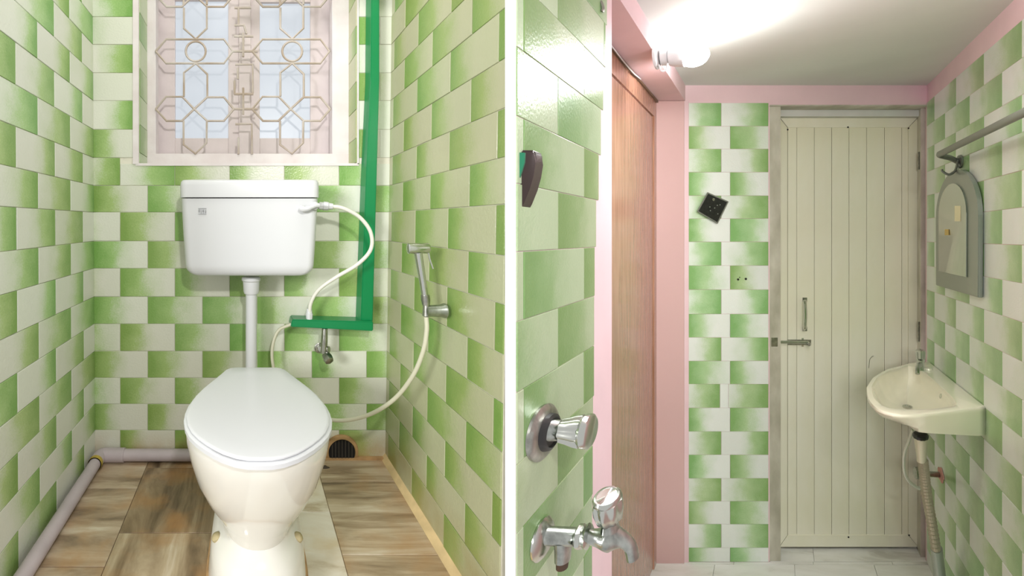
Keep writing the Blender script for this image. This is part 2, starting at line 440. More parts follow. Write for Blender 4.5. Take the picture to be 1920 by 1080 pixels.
# grille traced from image coordinates: crop units of 0.2964 px
g = lambda X, Y: L(250 + X * .2964, Y * .2964, YF - .004)
lines = []
for cx in (395, 1005):
    for dy in (0, -722):      # circle course, repeated above
        Y = 325 + dy
        lines.append([(cx - 253, Y), (cx - 188, Y - 76), (cx + 178, Y - 76), (cx + 235, Y), (cx + 178, Y + 76), (cx - 188, Y + 76), (cx - 253, Y)])
        lines.append([(cx + 63 * math.cos(t * math.pi / 12), Y + 63 * math.sin(t * math.pi / 12)) for t in range(25)])
        lines.append([(cx - 75, Y + 285), (cx - 75, Y + 135), (cx, Y + 76), (cx + 73, Y + 145), (cx + 73, Y + 292)])
        lines.append([(cx - 75, Y - 275), (cx - 75, Y - 145), (cx, Y - 78), (cx + 70, Y - 145), (cx + 70, Y - 285)])
    for Y in (690, -32):       # crossing course
        lines.append([(cx - 253, Y), (cx - 188, Y - 78), (cx - 85, Y - 78), (cx - 10, Y), (cx + 72, Y + 75), (cx + 178, Y + 75), (cx + 240, Y)])
        lines.append([(cx - 253, Y), (cx - 185, Y + 75), (cx - 88, Y + 75), (cx - 10, Y), (cx + 72, Y - 75), (cx + 178, Y - 75), (cx + 240, Y)])
    lines.append([(cx - 77, 765), (cx - 77, 915), (cx - 2, 972), (cx + 68, 905), (cx + 70, 765)])
    lines.append([(cx - 77, -110), (cx - 77, 30)]); lines.append([(cx + 70, -110), (cx + 70, 30)])
for Y in (325, 690, -32):
    lines.append([(625, Y), (785, Y)])
for Y in (230, 595):
    lines.append([(638, Y), (760, Y)]); lines.append([(695, Y - 20 if Y < 300 else Y - 40), (695, Y + 130)])
lines.append([(645, 408), (755, 408), (755, 590)]); lines.append([(640, 510), (640, 595)])
lines.append([(645, 785), (750, 785), (750, 975)]); lines.append([(640, 50), (745, 50)]); lines.append([(665, 50), (665, 160)]); lines.append([(640, 160), (700, 160), (715, 215)])
lines.append([(665, 870), (665, 975)]); lines.append([(660, 430), (660, 500)])
bm = bmesh.new()
for ln in lines:
    tube(bm, [g(*p) for p in ln], .0046, 6)
obj('grille', bm, GRILLE, win)
# casement leaves behind it
YS = YF + .085
def px_at(px, y0, y1): return 465 + (px - 465) * 1.0
leafs = [((288, 456), (328, 428)), ((457, 619), (487, 582))]
for (a, b), (c, d) in leafs:
    lf = empty('shutter', L((a + b) / 2, 288, YS), parent=win)
    slab(a, c, -110, 305, YS, .03, SHUT, lf, 'stile'); slab(d, b, -110, 305, YS, .03, SHUT, lf, 'stile')
    slab(c, d, 259, 305, YS + .001, .028, SHUT, lf, 'bottom_rail')
    slab(c, d, -110, 0 if c < 400 else 4, YS + .001, .028, SHUT, lf, 'top_rail')
    slab(c - 2, d + 2, -60, 262, YS + .014, .004, PANE, lf, 'pane', 0)
slab(448, 470, -110, 305, YS - .012, .012, SHUT, win, 'meeting_strip')
slab(255, 680, -120, 330, YS + .04, .01, DARK, win, 'outer_board', 0)

# ------------------------------------------------------------------ cistern
YC = 1.315
ct = empty('cistern', (.004, YW - .005, .68), 'white plastic cistern with a lid mounted on the tiled wall above the toilet', 'cistern')
sc = F / YC
cxm = (468 - 465) / sc
def ringrr(w, y0, y1, r, z, cx=cxm):
    return [Vector((cx + x, (y0 + y1) / 2 + y, z)) for x, y in rrect(w, y1 - y0, r)]
zc = lambda py: CZ + (417 - py) / sc
bm = bmesh.new(); Rg = []
W1, W0 = 260 / sc, 246 / sc
for t, s_, dd in ((0, .86, .02), (.012, .93, .009), (.035, .965, .004), (.075, .985, .001), (.14, 1, 0)):
    z = zc(520) + t * (zc(371) - zc(520)); Rg.append(ringrr(W0 * s_ if t < .14 else W0, YC + .004 + dd, YW - .005, .028, z))
Rg.append(ringrr((W0 + W1) / 2, YC + .002, YW - .005, .028, (zc(450) + zc(430)) / 2)); Rg.append(ringrr(W1, YC, YW - .005, .026, zc(372)))
# rounder lower corners
bm2 = bmesh.new(); Rg = []
for k in range(9):
    a = math.pi / 2 * k / 8; rr = .040
    Rg.append(ringrr(W0 - 2 * rr * (1 - math.sin(a)), YC + .006 + .022 * (1 - math.sin(a)), YW - .005, .024, zc(519) + rr * (1 - math.cos(a))))
Rg.append(ringrr((W0 + W1) / 2, YC + .003, YW - .005, .024, zc(440))); Rg.append(ringrr(W1, YC + .001, YW - .005, .022, zc(372)))
rings(bm, Rg); bm2.free()
obj('tank', bm, PLAST, ct)
bm = bmesh.new()
Lw = 263 / sc
rings(bm, [ringrr(Lw, YC - .004, YW - .004, .022, zc(370)), ringrr(Lw, YC - .005, YW - .004, .022, zc(347)), ringrr(Lw - .003, YC - .003, YW - .005, .022, zc(341)),
           ringrr(Lw - .012, YC + .004, YW - .009, .02, zc(337)), ringrr(Lw - .05, YC + .03, YW - .03, .02, zc(335))])
obj('lid', bm, PLAST, ct)
# lever
bm = bmesh.new()
p = [L(562, 389, YC - .010), L(570, 392, YC - .014), L(580, 390, YC - .016), L(590, 386, YC - .014), L(598, 385, YC - .01)]
tube(bm, crv(p, 4), [.009, .0105, .011, .011, .0105] + [.009] * 4 + [.0075] * 8, 10)
lv = obj('flush_lever', bm, PLAST_L, ct)
bm = bmesh.new(); lathe(bm, [(0, .013), (.008, .013), (.011, .010), (.0115, 0)], L(590, 386, YC + .002), (0, -1, 0)); obj('pivot', bm, PLAST_L, lv)
# small printed maker's mark
MK = mat('grey_print', srgb(150, 152, 154), .5)
bm = bmesh.new()
for (a, b, c, d) in ((372, 387, 390.5, 391.8), (372, 375, 393, 398), (376.5, 378, 394, 400), (379.5, 382.5, 395, 396.5), (380.5, 381.7, 393, 400), (384, 386.5, 394, 399.5), (372, 387, 401, 401.8)):
    q0, q1 = L(a, d, YC), L(b, c, YC); box(bm, q0.x, q1.x, YC - .0004, YC + .004, q0.z, q1.z)
obj('printed_mark', bm, MK, ct, smooth=False)

# flush pipe
YP = 1.40; sp = F / YP
fp = empty('flush_pipe', L(472, 690, YP), 'white vertical flush pipe between the cistern and the toilet', 'pipe')
bm = bmesh.new(); c0 = L(471, 519, YP)
lathe(bm, [(0, .029), (.004, .033), (.012, .033), (.016, .029), (.05, .027), (.058, .024), (.06, .019)], c0, (0, 0, -1)); obj('collar_nut', bm, PLAST, fp)
bm = bmesh.new(); tube(bm, crv([L(471, 545, YP), L(471, 600, YP), L(471, 660, YP), L(471, 730, YP), L(472, 752, YP - .02), Vector((.0215, 1.30, .31)), Vector((.0215, 1.262, .305))], 5), .0195, 20)
obj('pipe', bm, PLAST, fp)

# ------------------------------------------------------------------ toilet
tx = .0225
to = empty('toilet', (tx, 1.05, 0), 'white floor-standing toilet with closed lid', 'toilet')
LO = [(.756, 0), (.7565, .022), (.763, .045), (.777, .070), (.79, .086), (.808, .105), (.83, .124), (.855, .141), (.885, .154), (.921, .1625), (.955, .1645), (.99, .163), (1.035, .155), (1.08, .141), (1.13, .121), (1.18, .101), (1.215, .088), (1.229, .076), (1.234, .060), (1.234, 0)]
def outline(z, k=1.0, g0=0.0, yc=.96):
    half = [(y, hw) for y, hw in LO]
    pts = [(hw, y) for y, hw in half] + [(-hw, y) for y, hw in reversed(half[1:-1])]
    out = []
    for x, y in pts:
        d = Vector((x, y - yc, 0)); d = d * k + d.normalized() * g0
        out.append(Vector((tx + d.x, yc + d.y, z)))
    return out
ZL = CZ - .44
bm = bmesh.new()
rings(bm, [outline(ZL - .0065, 1, -.003), outline(ZL - .0055, 1, 0), outline(ZL - .003, 1, 0), outline(ZL - .001, 1, -.002), outline(ZL, 1, -.006), outline(ZL + .0015, .8), outline(ZL + .003, .5), outline(ZL + .0035, .2)])
obj('lid', bm, PLAST_L, to)
bm = bmesh.new()
rings(bm, [outline(ZL - .0205, 1.0, .002), outline(ZL - .0185, 1.0, .006), outline(ZL - .0105, 1.0, .006), outline(ZL - .0078, 1.0, .003), outline(ZL - .0070, .96, 0)])
obj('seat', bm, PLAST_L, to)
for sx_ in (-.055, .055):
    bm = bmesh.new(); tube(bm, [(tx + sx_ - .02, 1.235, ZL - .02), (tx + sx_ + .02, 1.235, ZL - .02)], .010, 12); obj('hinge', bm, PLAST_L, to)
def egg(z, y0, y1, hw, n=48, p=2.0, yw=.42):
    yc = y0 + (y1 - y0) * yw; out = []
    for k in range(n):
        a = 2 * math.pi * k / n; c, s = math.cos(a), math.sin(a)
        e = 2 / p
        x = hw * math.copysign(abs(c) ** e, c); r = (y1 - yc) if s > 0 else (yc - y0)
        out.append(Vector((tx + x, yc + r * math.copysign(abs(s) ** e, s), z)))
    return out
z0 = ZL - .0215
prof = [(z0, .760, 1.25, .166, 2.0), (z0 - .012, .762, 1.25, .168, 2.0), (z0 - .04, .772, 1.25, .167, 2), (z0 - .08, .789, 1.25, .161, 2), (.27, .815, 1.25, .149, 2), (.22, .848, 1.24, .130, 2), (.17, .885, 1.23, .105, 2), (.145, .902, 1.23, .093, 2.1),
        (.128, .910, 1.235, .086, 2.2), (.117, .906, 1.25, .088, 2.3), (.105, .893, 1.27, .100, 2.4), (.09, .880, 1.28, .112, 2.5), (.06, .872, 1.285, .117, 2.6), (0.0, .866, 1.29, .122, 2.6)]
bm = bmesh.new(); rings(bm, [egg(a, b, c, d, p=e) for a, b, c, d, e in prof]); obj('bowl', bm, PORC, to)
for sx_ in (-1, 1):
    bm = bmesh.new(); lathe(bm, [(0, .012), (.006, .012), (.010, .008), (.012, 0)], (tx + sx_ * .098, .985, .098), (sx_ * .5, -.15, 1), 16)
    obj('bolt_cap', bm, BOLT, to)
bm = bmesh.new(); rings(bm, [egg(.0005, .858, 1.30, .127, p=2.6), egg(.006, .864, 1.292, .123, p=2.6)]); obj('cement_bedding', bm, TAN, to)

# ------------------------------------------------------------------ supply hose, green casing, valve, spray
def hose(name, pts, r, label, m=HOSE, n=8, cat='hose'):
    t = empty(name, pts[-1], label, cat)
    bm = bmesh.new(); tube(bm, crv(pts, n), r, 12); obj('tube', bm, m, t)
    return t
gc = empty('pipe_casing', L(690, 610, YW - .06), 'glossy green painted L-shaped pipe casing on the tiled wall right of the cistern', 'pipe casing')
yf = YW - .055
bm = bmesh.new()
top = [L(697, -90, yf), L(711.5, -90, yf)]; bot = [L(676.5, 604, yf), L(699, 604, yf)]
mid = [L(686.5, 330, yf), L(706.5, 330, yf)]; mt = [L(695, 150, yf), L(711.5, 150, yf)]
R_ = []
for pr in (top, mt, mid, bot):
    a, b = pr; R_.append([a, b, Vector((b.x + .003, YW - .006, b.z)), Vector((a.x - .006, YW - .006, a.z))])
rings(bm, R_); bmesh.ops.bevel(bm, geom=list(bm.edges), offset=.0025, segments=2, affect='EDGES')
obj('vertical_casing', bm, GREEN, gc)
yh = YW - .075
bm = bmesh.new(); a = L(548, 616, yh); b = L(700, 603, yh)
prism(bm, [L(548, 599, yh), L(700, 603, yh), L(700, 621, yh), L(545, 613, yh)], (0, .069, 0))
bmesh.ops.bevel(bm, geom=list(bm.edges), offset=.003, segments=2, affect='EDGES')
obj('horizontal_casing', bm, GREEN, gc)

sh = [L(601, 386, YC + .05), L(622, 387, YC + .045), L(645, 391, YC + .04), L(675, 408, YC + .04), L(695, 436, YC + .04), L(695, 468, YC + .045), L(670, 496, YC + .055), L(630, 520, YC + .07), L(598, 543, YC + .09), L(583, 568, YC + .105), L(580, 594, YC + .115)]
t = hose('supply_hose', sh, .0066, 'thin white water hose looping from the cistern side down to the green casing')
bm = bmesh.new(); d = (sh[1] - sh[0]).normalized(); lathe(bm, [(-.004, .008), (0, .0125), (.012, .0125), (.014, .0145), (.03, .0135), (.032, .011), (.045, .0095)], sh[0] - d * .004, d, 16, 8, .04); obj('nut', bm, PLAST, t)
bm = bmesh.new(); lathe(bm, [(0, .011), (.018, .0125), (.020, .0105), (.035, .0095), (.037, .0075)], L(580, 598, YC + .115), (0, 0, 1), 16, 8, .04); obj('nut', bm, PLAST, t)
bm = bmesh.new(); lathe(bm, [(0, .006), (.012, .006)], L(580, 604, YC + .115), (0, 0, 1), 12); obj('thread', bm, CHROME_D, t)

YV = 1.42
vt = empty('angle_valve', L(608, 640, YV), 'small tarnished metal stop valve hanging under the green casing', 'valve')
bm = bmesh.new(); tube(bm, [L(609, 616, YV), L(608, 640, YV), L(606, 662, YV)], [.010, .012, .012], 14); tube(bm, [L(598, 655, YV + .02), L(617, 655, YV - .005)], .0105, 14); obj('body', bm, CHROME_D, vt)
bm = bmesh.new(); lathe(bm, [(0, .010), (.004, .0145), (.02, .017), (.032, .015), (.036, .008), (.0365, 0)], L(610, 664, YV - .002), (.25, -.7, -.4), 24, 6, .06); obj('knob', bm, CHROME_D, vt)
bm = bmesh.new(); lathe(bm, [(0, .019), (.004, .019), (.006, .014)], L(599, 652, YV + .045), (0, -1, 0), 20); tube(bm, [L(599, 652, YV + .04), L(601, 655, YV)], .009, 12); obj('flange', bm, CHROME_D, vt)

# hand spray
YH = 1.04
hs = empty('hand_spray', L(800, 590, YH), 'chrome hand spray held in a bracket on the right tiled wall', 'hand spray')
bm = bmesh.new()
lathe(bm, [(0, .010), (.001, .0135), (.012, .0140), (.05, .0135), (.054, .011), (.055, 0)], L(765, 466, YH), (1, 0, .02), 24); obj('head', bm, CHROME, hs)
bm = bmesh.new(); tube(bm, [L(784, 474, YH), L(788, 500, YH), L(793, 530, YH), L(797, 556, YH)], [.010, .0095, .0085, .008], 16); obj('handle', bm, CHROME, hs)
bm = bmesh.new(); tube(bm, [L(797, 553, YH), L(798, 562, YH), L(799, 572, YH)], [.0105, .0110, .009], 16); tube(bm, [L(799, 570, YH), L(799, 592, YH)], [.0075, .0095], 14); obj('coupling', bm, CHROME_D, hs)
bm = bmesh.new(); tube(bm, crv([L(798, 466, YH), L(803, 472, YH), L(806, 486, YH), L(812, 504, YH)], 4), .0022, 8); obj('trigger', bm, CHROME, hs)
bm = bmesh.new(); lathe(bm, [(0, .009), (.002, .0145), (.04, .0155), (.048, .0185), (.052, .019)], L(797, 583, YH), (1, .04, 0), 24); obj('wall_bracket', bm, CHROME_G, hs)
hp = [L(799, 594, YH), L(800, 620, YH), L(793, 660, YH + .01), L(772, 708, YH + .04), L(735, 752, YH + .10), L(685, 780, YH + .17), L(628, 788, YH + .24), L(570, 770, YH + .33), L(525, 730, YH + .38), L(512, 685, YH + .385), L(511, 650, YH + .385), L(522, 620, YH + .39), L(546, 608, YH + .39)]
hose('spray_hose', hp, .0058, 'long cream hose sagging from the hand spray behind the toilet to the green casing', m=mat('spray_hose_mat', srgb(196, 194, 172), .4))

# floor pipe along left and back wall
pz = .026
el = Vector((-.532, 1.462, pz))
fpz = empty('floor_pipe', (-.532, 1.2, 0), 'mauve-grey plastic pipe lying on the floor along the left and back walls', 'pipe')
bm = bmesh.new(); tube(bm, [(-.534, .62, pz), (-.532, 1.43, pz)], .0205, 20); obj('pipe', bm, PIPE_M, fpz)
bm = bmesh.new(); tube(bm, [(-.50, 1.462, pz), (-.03, 1.462, pz)], .0205, 20); obj('pipe', bm, PIPE_M, fpz)
bm = bmesh.new(); tube(bm, [(-.532, 1.405, pz)] + crv([(-.532, 1.43, pz), (-.530, 1.452, pz), (-.521, 1.461, pz), (-.498, 1.462, pz)], 4) + [(-.445, 1.462, pz)], .0240, 20); obj('elbow', bm, PIPE_M, fpz)
bm = bmesh.new(); tube(bm, [(-.532, 1.405, pz), (-.532, 1.420, pz)], .0246, 16); obj('glue_band', bm, mat('yellow_glue', srgb(190, 165, 70), .6, var=.3, vscale=40), fpz, label='yellow glue smear')

# floor drain in the foot of the back wall
dr = empty('drain_grate', L(640, 858, YW - .03), 'round black barred drain outlet at the foot of the back wall', 'drain')
dc = L(640, 846, YW - .004)
bm = bmesh.new(); lathe(bm, [(0, .062), (.008, .060), (.013, .050), (.006, .047)], dc, (0, -1, 0), 32)
for v in bm.verts: v.co.z = max(v.co.z, .001)
obj('cement_ring', bm, TAN, dr)
bm = bmesh.new(); lathe(bm, [(0, .048), (.0105, .048)], dc, (0, -1, 0), 32)
for v in bm.verts: v.co.z = max(v.co.z, .001)
obj('hole', bm, DARK, dr, smooth=False)
for k in range(7):
    x = dc.x - .036 + .012 * k; hh = math.sqrt(max(.047 ** 2 - (x - dc.x) ** 2, 1e-6))
    obj('bar', bxo(x - .0016, x + .0016, dc.y - .0135, dc.y - .0108, max(dc.z - hh, .0005), dc.z + hh), mat('iron', srgb(70, 66, 62), .5, .4) if k == 0 else bpy.data.materials['iron'], dr, smooth=False)
lt = empty('dirt_clump', L(606, 872, 1.43), 'small dark lump of grime on the floor beside the drain', 'debris')
bm = bmesh.new(); bmesh.ops.create_icosphere(bm, subdivisions=2, radius=1)
for v in bm.verts: v.co = Vector((v.co.x * .018, v.co.y * .010, max(v.co.z, 0) * .006)) * random.uniform(.7, 1.1) + Vector(((609 - 465) / F * 1.43, 1.43, .0))
obj('clump', bm, mat('grime', srgb(70, 60, 50), .9), lt)
bm = bmesh.new(); c_ = bxo(-.70, .60, .55, YW + .1, ZT, ZT + .04)
obj('ceiling', c_, CEIL, smooth=False, label='plain ceiling over the toilet cubicle', cat='ceiling', kind='structure')

# ================================================================== WASHROOM
RR = [150, 193, 236.7, 279.5, 323, 367, 410, 453.5, 498, 543, 588.7, 632.7, 676.7, 720, 764.5, 808.7, 852.5, 896.5, 939.5, 982.5, 1026.5, 1053]
k_ = F / YB
HR = [(444 - p) / k_ + RFL for p in RR]; HR[-1] = 0
HR = HR[1:]
aq = lambda px: (px - 1285) / k_
HC = (444 - 160) / k_ + RFL          # ceiling height
DL, DR_, DT = aq(1443), aq(1738), (444 - 198) / k_ + RFL
bfar = 1.55
# back wall: tiled pier, pink band over the door
bm = bmesh.new()
box(bm, -.22, DL, -.12, 0, -.02, HC); box(bm, DL, RWID + .1, -.12, 0, DT, HC)
wb2 = obj('wall_back', bm, PLASTER_P, smooth=False, mapf=R, label='washroom back wall: tiled pier left of the cream door, pink band above', cat='wall', kind='structure')
fb2 = lambda u, v, h: R((u, -h * -1, v))
for i in range(len(HR) - 1):
    z1, z0 = HR[i], HR[i + 1]; odd = i % 2
    lo, hi = aq(1291), aq(1441)
    if odd:
        tile(wb2, fb2, lo, aq(1369), z0, z1, T_WASH, .0, .9); tile(wb2, fb2, aq(1369), hi, z0, z1, T_WASH, 0, .8)
    elif i == 12:
        tile(wb2, fb2, lo, aq(1350), z0, z1, T_WASH, .3, 1, True); tile(wb2, fb2, aq(1350), aq(1366), z0, z1, T_WASH, .8, 1); tile(wb2, fb2, aq(1366), hi, z0, z1, T_WASH, .2, 1, True)
    else:
        tile(wb2, fb2, lo, aq(1352.5), z0, z1, T_WASH, .3, 1, True); tile(wb2, fb2, aq(1352.5), hi, z0, z1, T_WASH, 0, 1, True)
for (px, py, r) in ((1384, 524, .006), (1398.5, 523, .0065), (1387, 520, .003)):
    bm = bmesh.new(); c = Q(px, py, YB - .004); lathe(bm, [(0, r), (.001, r * .9)], c, (0, 1, 0), 8); obj('drill_hole', bm, BLACK, wb2, mapf=R, smooth=False)

# left wall: tiled part near the viewer, recess with the brown door behind
def fl2(u, v, h): return R((h, u, v))
bo0, bo1 = 0.0, YB - 1.17              # opening in the wall, measured from the back wall
HO = (444 - 190) / k_ + RFL
bN = YB - yB0
bm = bmesh.new()
prism(bm, [Vector((0, bo1, -.02)), Vector((0, bN - .002, -.02)), Vector((-.10, YB - .95, -.02)), Vector((-.10, bo1, -.02))], (0, 0, HC + .02))
box(bm, -.165, 0, bo0, bo1, HO, HC)
box(bm, -.22, -.165, -.02, bo1 + .02, -.02, HC)
wl2 = obj('wall_left', bm, PLASTER_P, smooth=False, mapf=R, label='washroom left wall, tiled near the taps, pink around the recessed brown door', cat='wall', kind='structure')
# tile ends in a slightly slanting line
def endy(py): return 1137 - (py - 0) / 213 * 10 if py < 213 else (1127 - (py - 213) / 250 * 13 if py < 463 else 1114 - (py - 463) / 617 * 6)
lows = []
for i in range(len(HR) - 1):
    hm = (HR[i] + HR[i + 1]) / 2; py = 444 - (hm - RFL) * F / 1.06
    e = endy(max(min(py, 1080), 0)); y = 163 / F * YB * F / (1448 - e); lows.append(YB - y)
# u measured as b (out of the back wall): near edge has larger b; the green end is the near one
tile_rows(wl2, fl2, HR, lows, bN - .003, (YB - .752 - .24 * 5, YB - .872 - .24 * 5), .24, T_NEAR, True)
# the front face of the recess: a flat pink jamb
obj('pink_jamb', bxo(-.165, -.004, 0, .012, 0, HO - .002), PLASTER_PD, wl2, smooth=False, mapf=R, label='dusky pink flat jamb')
obj('corner_bead', bxo(-.006, .019, -.001, .006, 0, HO), PLASTER_P, wl2, smooth=False, mapf=R)

# right wall
bm = bmesh.new(); box(bm, RWID, RWID + .1, -.02, bfar, -.02, HC)
wr2 = obj('wall_right', bm, PLASTER_P, smooth=False, mapf=R, label='washroom right wall of pale green tiles carrying mirror and basin', cat='wall', kind='structure')
def fr2(u, v, h): return R((RWID - h, u, v))
tile_rows(wr2, fr2, HR, .002, YB - 1.12, (YB - 1.335 - .24 * 5, YB - 1.45 - .24 * 5), .24, T_WASH, True)
for i in range(1): pass

# floor, step into door recess, ceiling
bm = bmesh.new(); box(bm, -.17, RWID + .1, -.12, bfar, -.08, -.006)
fl2o = obj('floor', bm, GROUT, smooth=False, mapf=R, label='white marble tile floor of the washroom', cat='floor', kind='structure')
ff2 = lambda u, v, h: R((u, v, -.006 + h))
tile(fl2o, ff2, DL + .002, aq(1527), -.095, .0, M_WHITE, th=.006, name='marble_tile'); tile(fl2o, ff2, aq(1527), RWID, -.095, .0, M_WHITE, th=.006, name='marble_tile')
for bi in range(4):
    x = -.16 - .1 * (bi % 2)
    b0 = .0 + .30 * bi if bi else 0.0; b1 = b0 + .30
    if bi == 0: b1 = .02
    else: b0 -= .28; b1 -= .28
    while x < RWID:
        tile(fl2o, ff2, max(x, -.163), min(x + .42, RWID), b0, b1, M_WHITE, th=.006, name='marble_tile'); x += .42
bm = bmesh.new(); box(bm, -.22, RWID + .1, -.12, bfar, HC, HC + .05)
obj('ceiling', bm, CEIL, smooth=False, mapf=R, label='off-white washroom ceiling lit by the bare bulb', cat='ceiling', kind='structure')

# ------------------------------------------------------------------ cream door
bd = -.088; yd = YB + .088
def qs(px0, px1, py0, py1, y, d, bev=0, pull=0):
    a, b = Q(px0, py1, y), Q(px1, py0, y)
    return bxo(a.x, b.x, a.y - d, a.y, a.z, b.z, bev)
d1 = empty('door_1', R((DL + .3, bd, 0)), 'closed cream door of vertical PVC boards', 'door', kind='structure')
obj('frame_side', bxo(DL - .002, aq(1459.5) + 0.012, -.10, -.004, 0, DT), DFRAME, d1, smooth=False, mapf=R)
obj('frame_side', bxo(aq(1723) + .021, DR_ + .01, -.10, -.03, 0, DT), DFRAME, d1, smooth=False, mapf=R)
obj('frame_top', qs(1447, 1740, 206, 218, yd - .03, .03, 0), mat('white_frame_paint', srgb(222, 222, 218), .5, var=.1), d1, smooth=False, mapf=R)
obj('frame_head', bxo(DL, DR_, -.10, .004, DT - .004, DT + .003), DFRAME, d1, smooth=False, mapf=R)
obj('backing', qs(1455, 1724, 216, 1040, yd + .03, .01), DARK, d1, smooth=False, mapf=R)
ys = yd
jo = [1477, 1494, 1527, 1559.5, 1592, 1625, 1658.5, 1691, 1703]
for a, b in zip(jo[:-1], jo[1:]):
    bm = qs(a + .3, b - .3, 238, 1004, ys, .012, .0012); obj('board', bm, DOORW, d1, smooth=False, mapf=R)
obj('board_core', qs(1470, 1710, 232, 1010, ys + .010, .008), mat('board_groove', srgb(196, 190, 162), .6), d1, smooth=False, mapf=R)
def qpoly(pts, y, d):
    bm = bmesh.new(); prism(bm, [Q(px, py, y) for px, py in pts], (0, -d, 0))
    bmesh.ops.bevel(bm, geom=list(bm.edges), offset=.001, segments=1, affect='EDGES'); return bm
obj('rail', qpoly([(1463, 221), (1720, 221), (1703, 239), (1477, 239)], ys - .004, .014), DOORW, d1, smooth=False, mapf=R)
obj('rail', qpoly([(1477, 1003.5), (1703, 1003.5), (1721, 1025.5), (1462, 1025.5)], ys - .004, .014), DOORW, d1, smooth=False, mapf=R)
obj('stile', qpoly([(1462.5, 221.5), (1476.5, 239.5), (1476.5, 1003), (1461.5, 1025)], ys - .0038, .014), DOORW, d1, smooth=False, mapf=R)
obj('stile', qpoly([(1703.5, 239.5), (1720.5, 221.5), (1721, 1025), (1703.5, 1003)], ys - .0038, .014), DOORW, d1, smooth=False, mapf=R)
for px, py in ((1477, 243), (1590, 238.5), (1703.5, 240.5), (1591, 1007), (1704.5, 1003.5)):
    bm = bmesh.new(); lathe(bm, [(0, .005), (.002, .0045), (.0025, .002)], Q(px, py, ys - .0035), (0, 1, 0), 10); obj('screw', bm, BLACK, d1, mapf=R)
for p0, p1 in ((285, 318), (603, 640)):
    bm = bmesh.new(); tube(bm, [Q(1722.5, p0, ys - .035), Q(1722.5, p1, ys - .035)], .006, 10)
    obj('hinge', bm, CHROME_D, d1, mapf=R)
# pull handle
hd = bmesh.new()
tube(hd, crv([Q(1509, 563, ys - .005), Q(1509, 568, ys - .028), Q(1510, 590, ys - .034), Q(1509, 612, ys - .028), Q(1508, 618, ys - .005)], 5), [.008] * 3 + [.0105] * 15 + [.008] * 3, 10)
hdo = obj('handle', hd, CHROME, d1, mapf=R)
for py in (562, 617): obj('plate', qs(1505, 1513.5, py - 4, py + 4, ys - .003, .004, .001), CHROME_D, hdo, smooth=False, mapf=R)
# tower bolt
bt = obj('bolt_plate', qs(1460, 1521, 637, 647, ys - .0035, .004, .001), CHROME_D, d1, smooth=False, mapf=R)
bm = bmesh.new(); tube(bm, [Q(1453, 641, ys - .014), Q(1516, 642, ys - .014)], .0085, 14); obj('bolt_bar', bm, CHROME, bt, mapf=R)
bm = bmesh.new(); lathe(bm, [(0, .009), (.012, .007), (.018, .011), (.024, .008)], Q(1515, 643, ys - .014), (.25, .9, -.2), 14); obj('bolt_knob', bm, CHROME, bt, mapf=R)
for px in (1464, 1503): obj('bolt_strap', qs(px, px + 4, 634, 650, ys - .002, -.02 * -1, .001), CHROME, bt, smooth=False, mapf=R)
obj('bolt_keeper', qs(1446, 1458.5, 633, 650, YB + .003, .012, .002), CHROME_D, d1, smooth=False, mapf=R)
bm = bmesh.new(); tube(bm, crv([Q(1629, 690, ys - .004), Q(1630, 682, ys - .008), Q(1631, 674, ys - .010), Q(1635, 669, ys - .010), Q(1638, 667.5, ys - .008)], 4), .0016, 6); obj('wire_hook', bm, CHROME_D, d1, mapf=R)

# ------------------------------------------------------------------ brown door in the left recess
d2 = empty('door_2', R((-.16, .5, 0)), 'glossy brown laminate door recessed in the pink left wall', 'door', kind='structure')
obj('leaf', bxo(-.164, -.157, .055, bo1 - .03, .01, HO - .10, .001), WOOD, d2, smooth=False, mapf=R)
obj('frame_side', bxo(-.166, -.150, .013, .052, 0, HO - .004, .001), WOOD, d2, smooth=False, mapf=R)
obj('frame_top', bxo(-.166, -.150, .052, bo1 - .01, HO - .095, HO - .004, .001), WOOD, d2, smooth=False, mapf=R)
obj('dark_strip', bxo(-.152, -.140, .014, bo1 - .02, HO - .012, HO - .002), mat('dark_brown', srgb(110, 84, 62), .5), d2, smooth=False, mapf=R)
bm = bmesh.new(); tube(bm, crv([(-.135, .95, HO - .006), (-.135, .7, HO - .010), (-.135, .45, HO - .018), (-.135, .32, HO - .006)], 6), .003, 8)
obj('cable', bm, PLAST, d2, mapf=R)

# ------------------------------------------------------------------ washroom objects
AW = 163 / F * YB
# bulb and holder
yb_ = 1.60
bh = empty('bulb_holder', R(Q(1228, 108, yb_)), 'white angled bulb holder on the pink wall below the ceiling', 'lamp holder')
c = Q(1231, 108, yb_); c.x = .001
bm = bmesh.new(); lathe(bm, [(0, .044), (.006, .044), (.014, .036), (.018, .028)], c, (1, 0, 0), 28); obj('base', bm, PLAST, bh, mapf=R)
bm = bmesh.new(); c2 = Q(1240, 108, yb_); lathe(bm, [(0, .030), (.02, .030), (.028, .026), (.032, .031), (.055, .034), (.088, .034), (.090, .028)], c2, (1, 0, 0), 24); obj('socket', bm, PLAST, bh, mapf=R)
bm = bmesh.new(); tube(bm, crv([Q(1236, 122, yb_ - .01), Q(1240, 133, yb_ - .02), Q(1248, 131, yb_ - .02), Q(1252, 118, yb_ - .03)], 5), .0035, 8); obj('wire', bm, PLAST, bh, mapf=R)
bm = bmesh.new(); c3 = R(Q(1283, 107, yb_))      # a true round bulb
lathe(bm, [(-.004, .018), (.006, .020), (.016, .030), (.028, .037), (.043, .040), (.058, .037), (.071, .026), (.078, .012), (.080, 0)], c3, (1, 0, .05), 28)
bl = obj('light_bulb', bm, BULB, label='glowing bare bulb in the white wall holder', cat='light bulb')

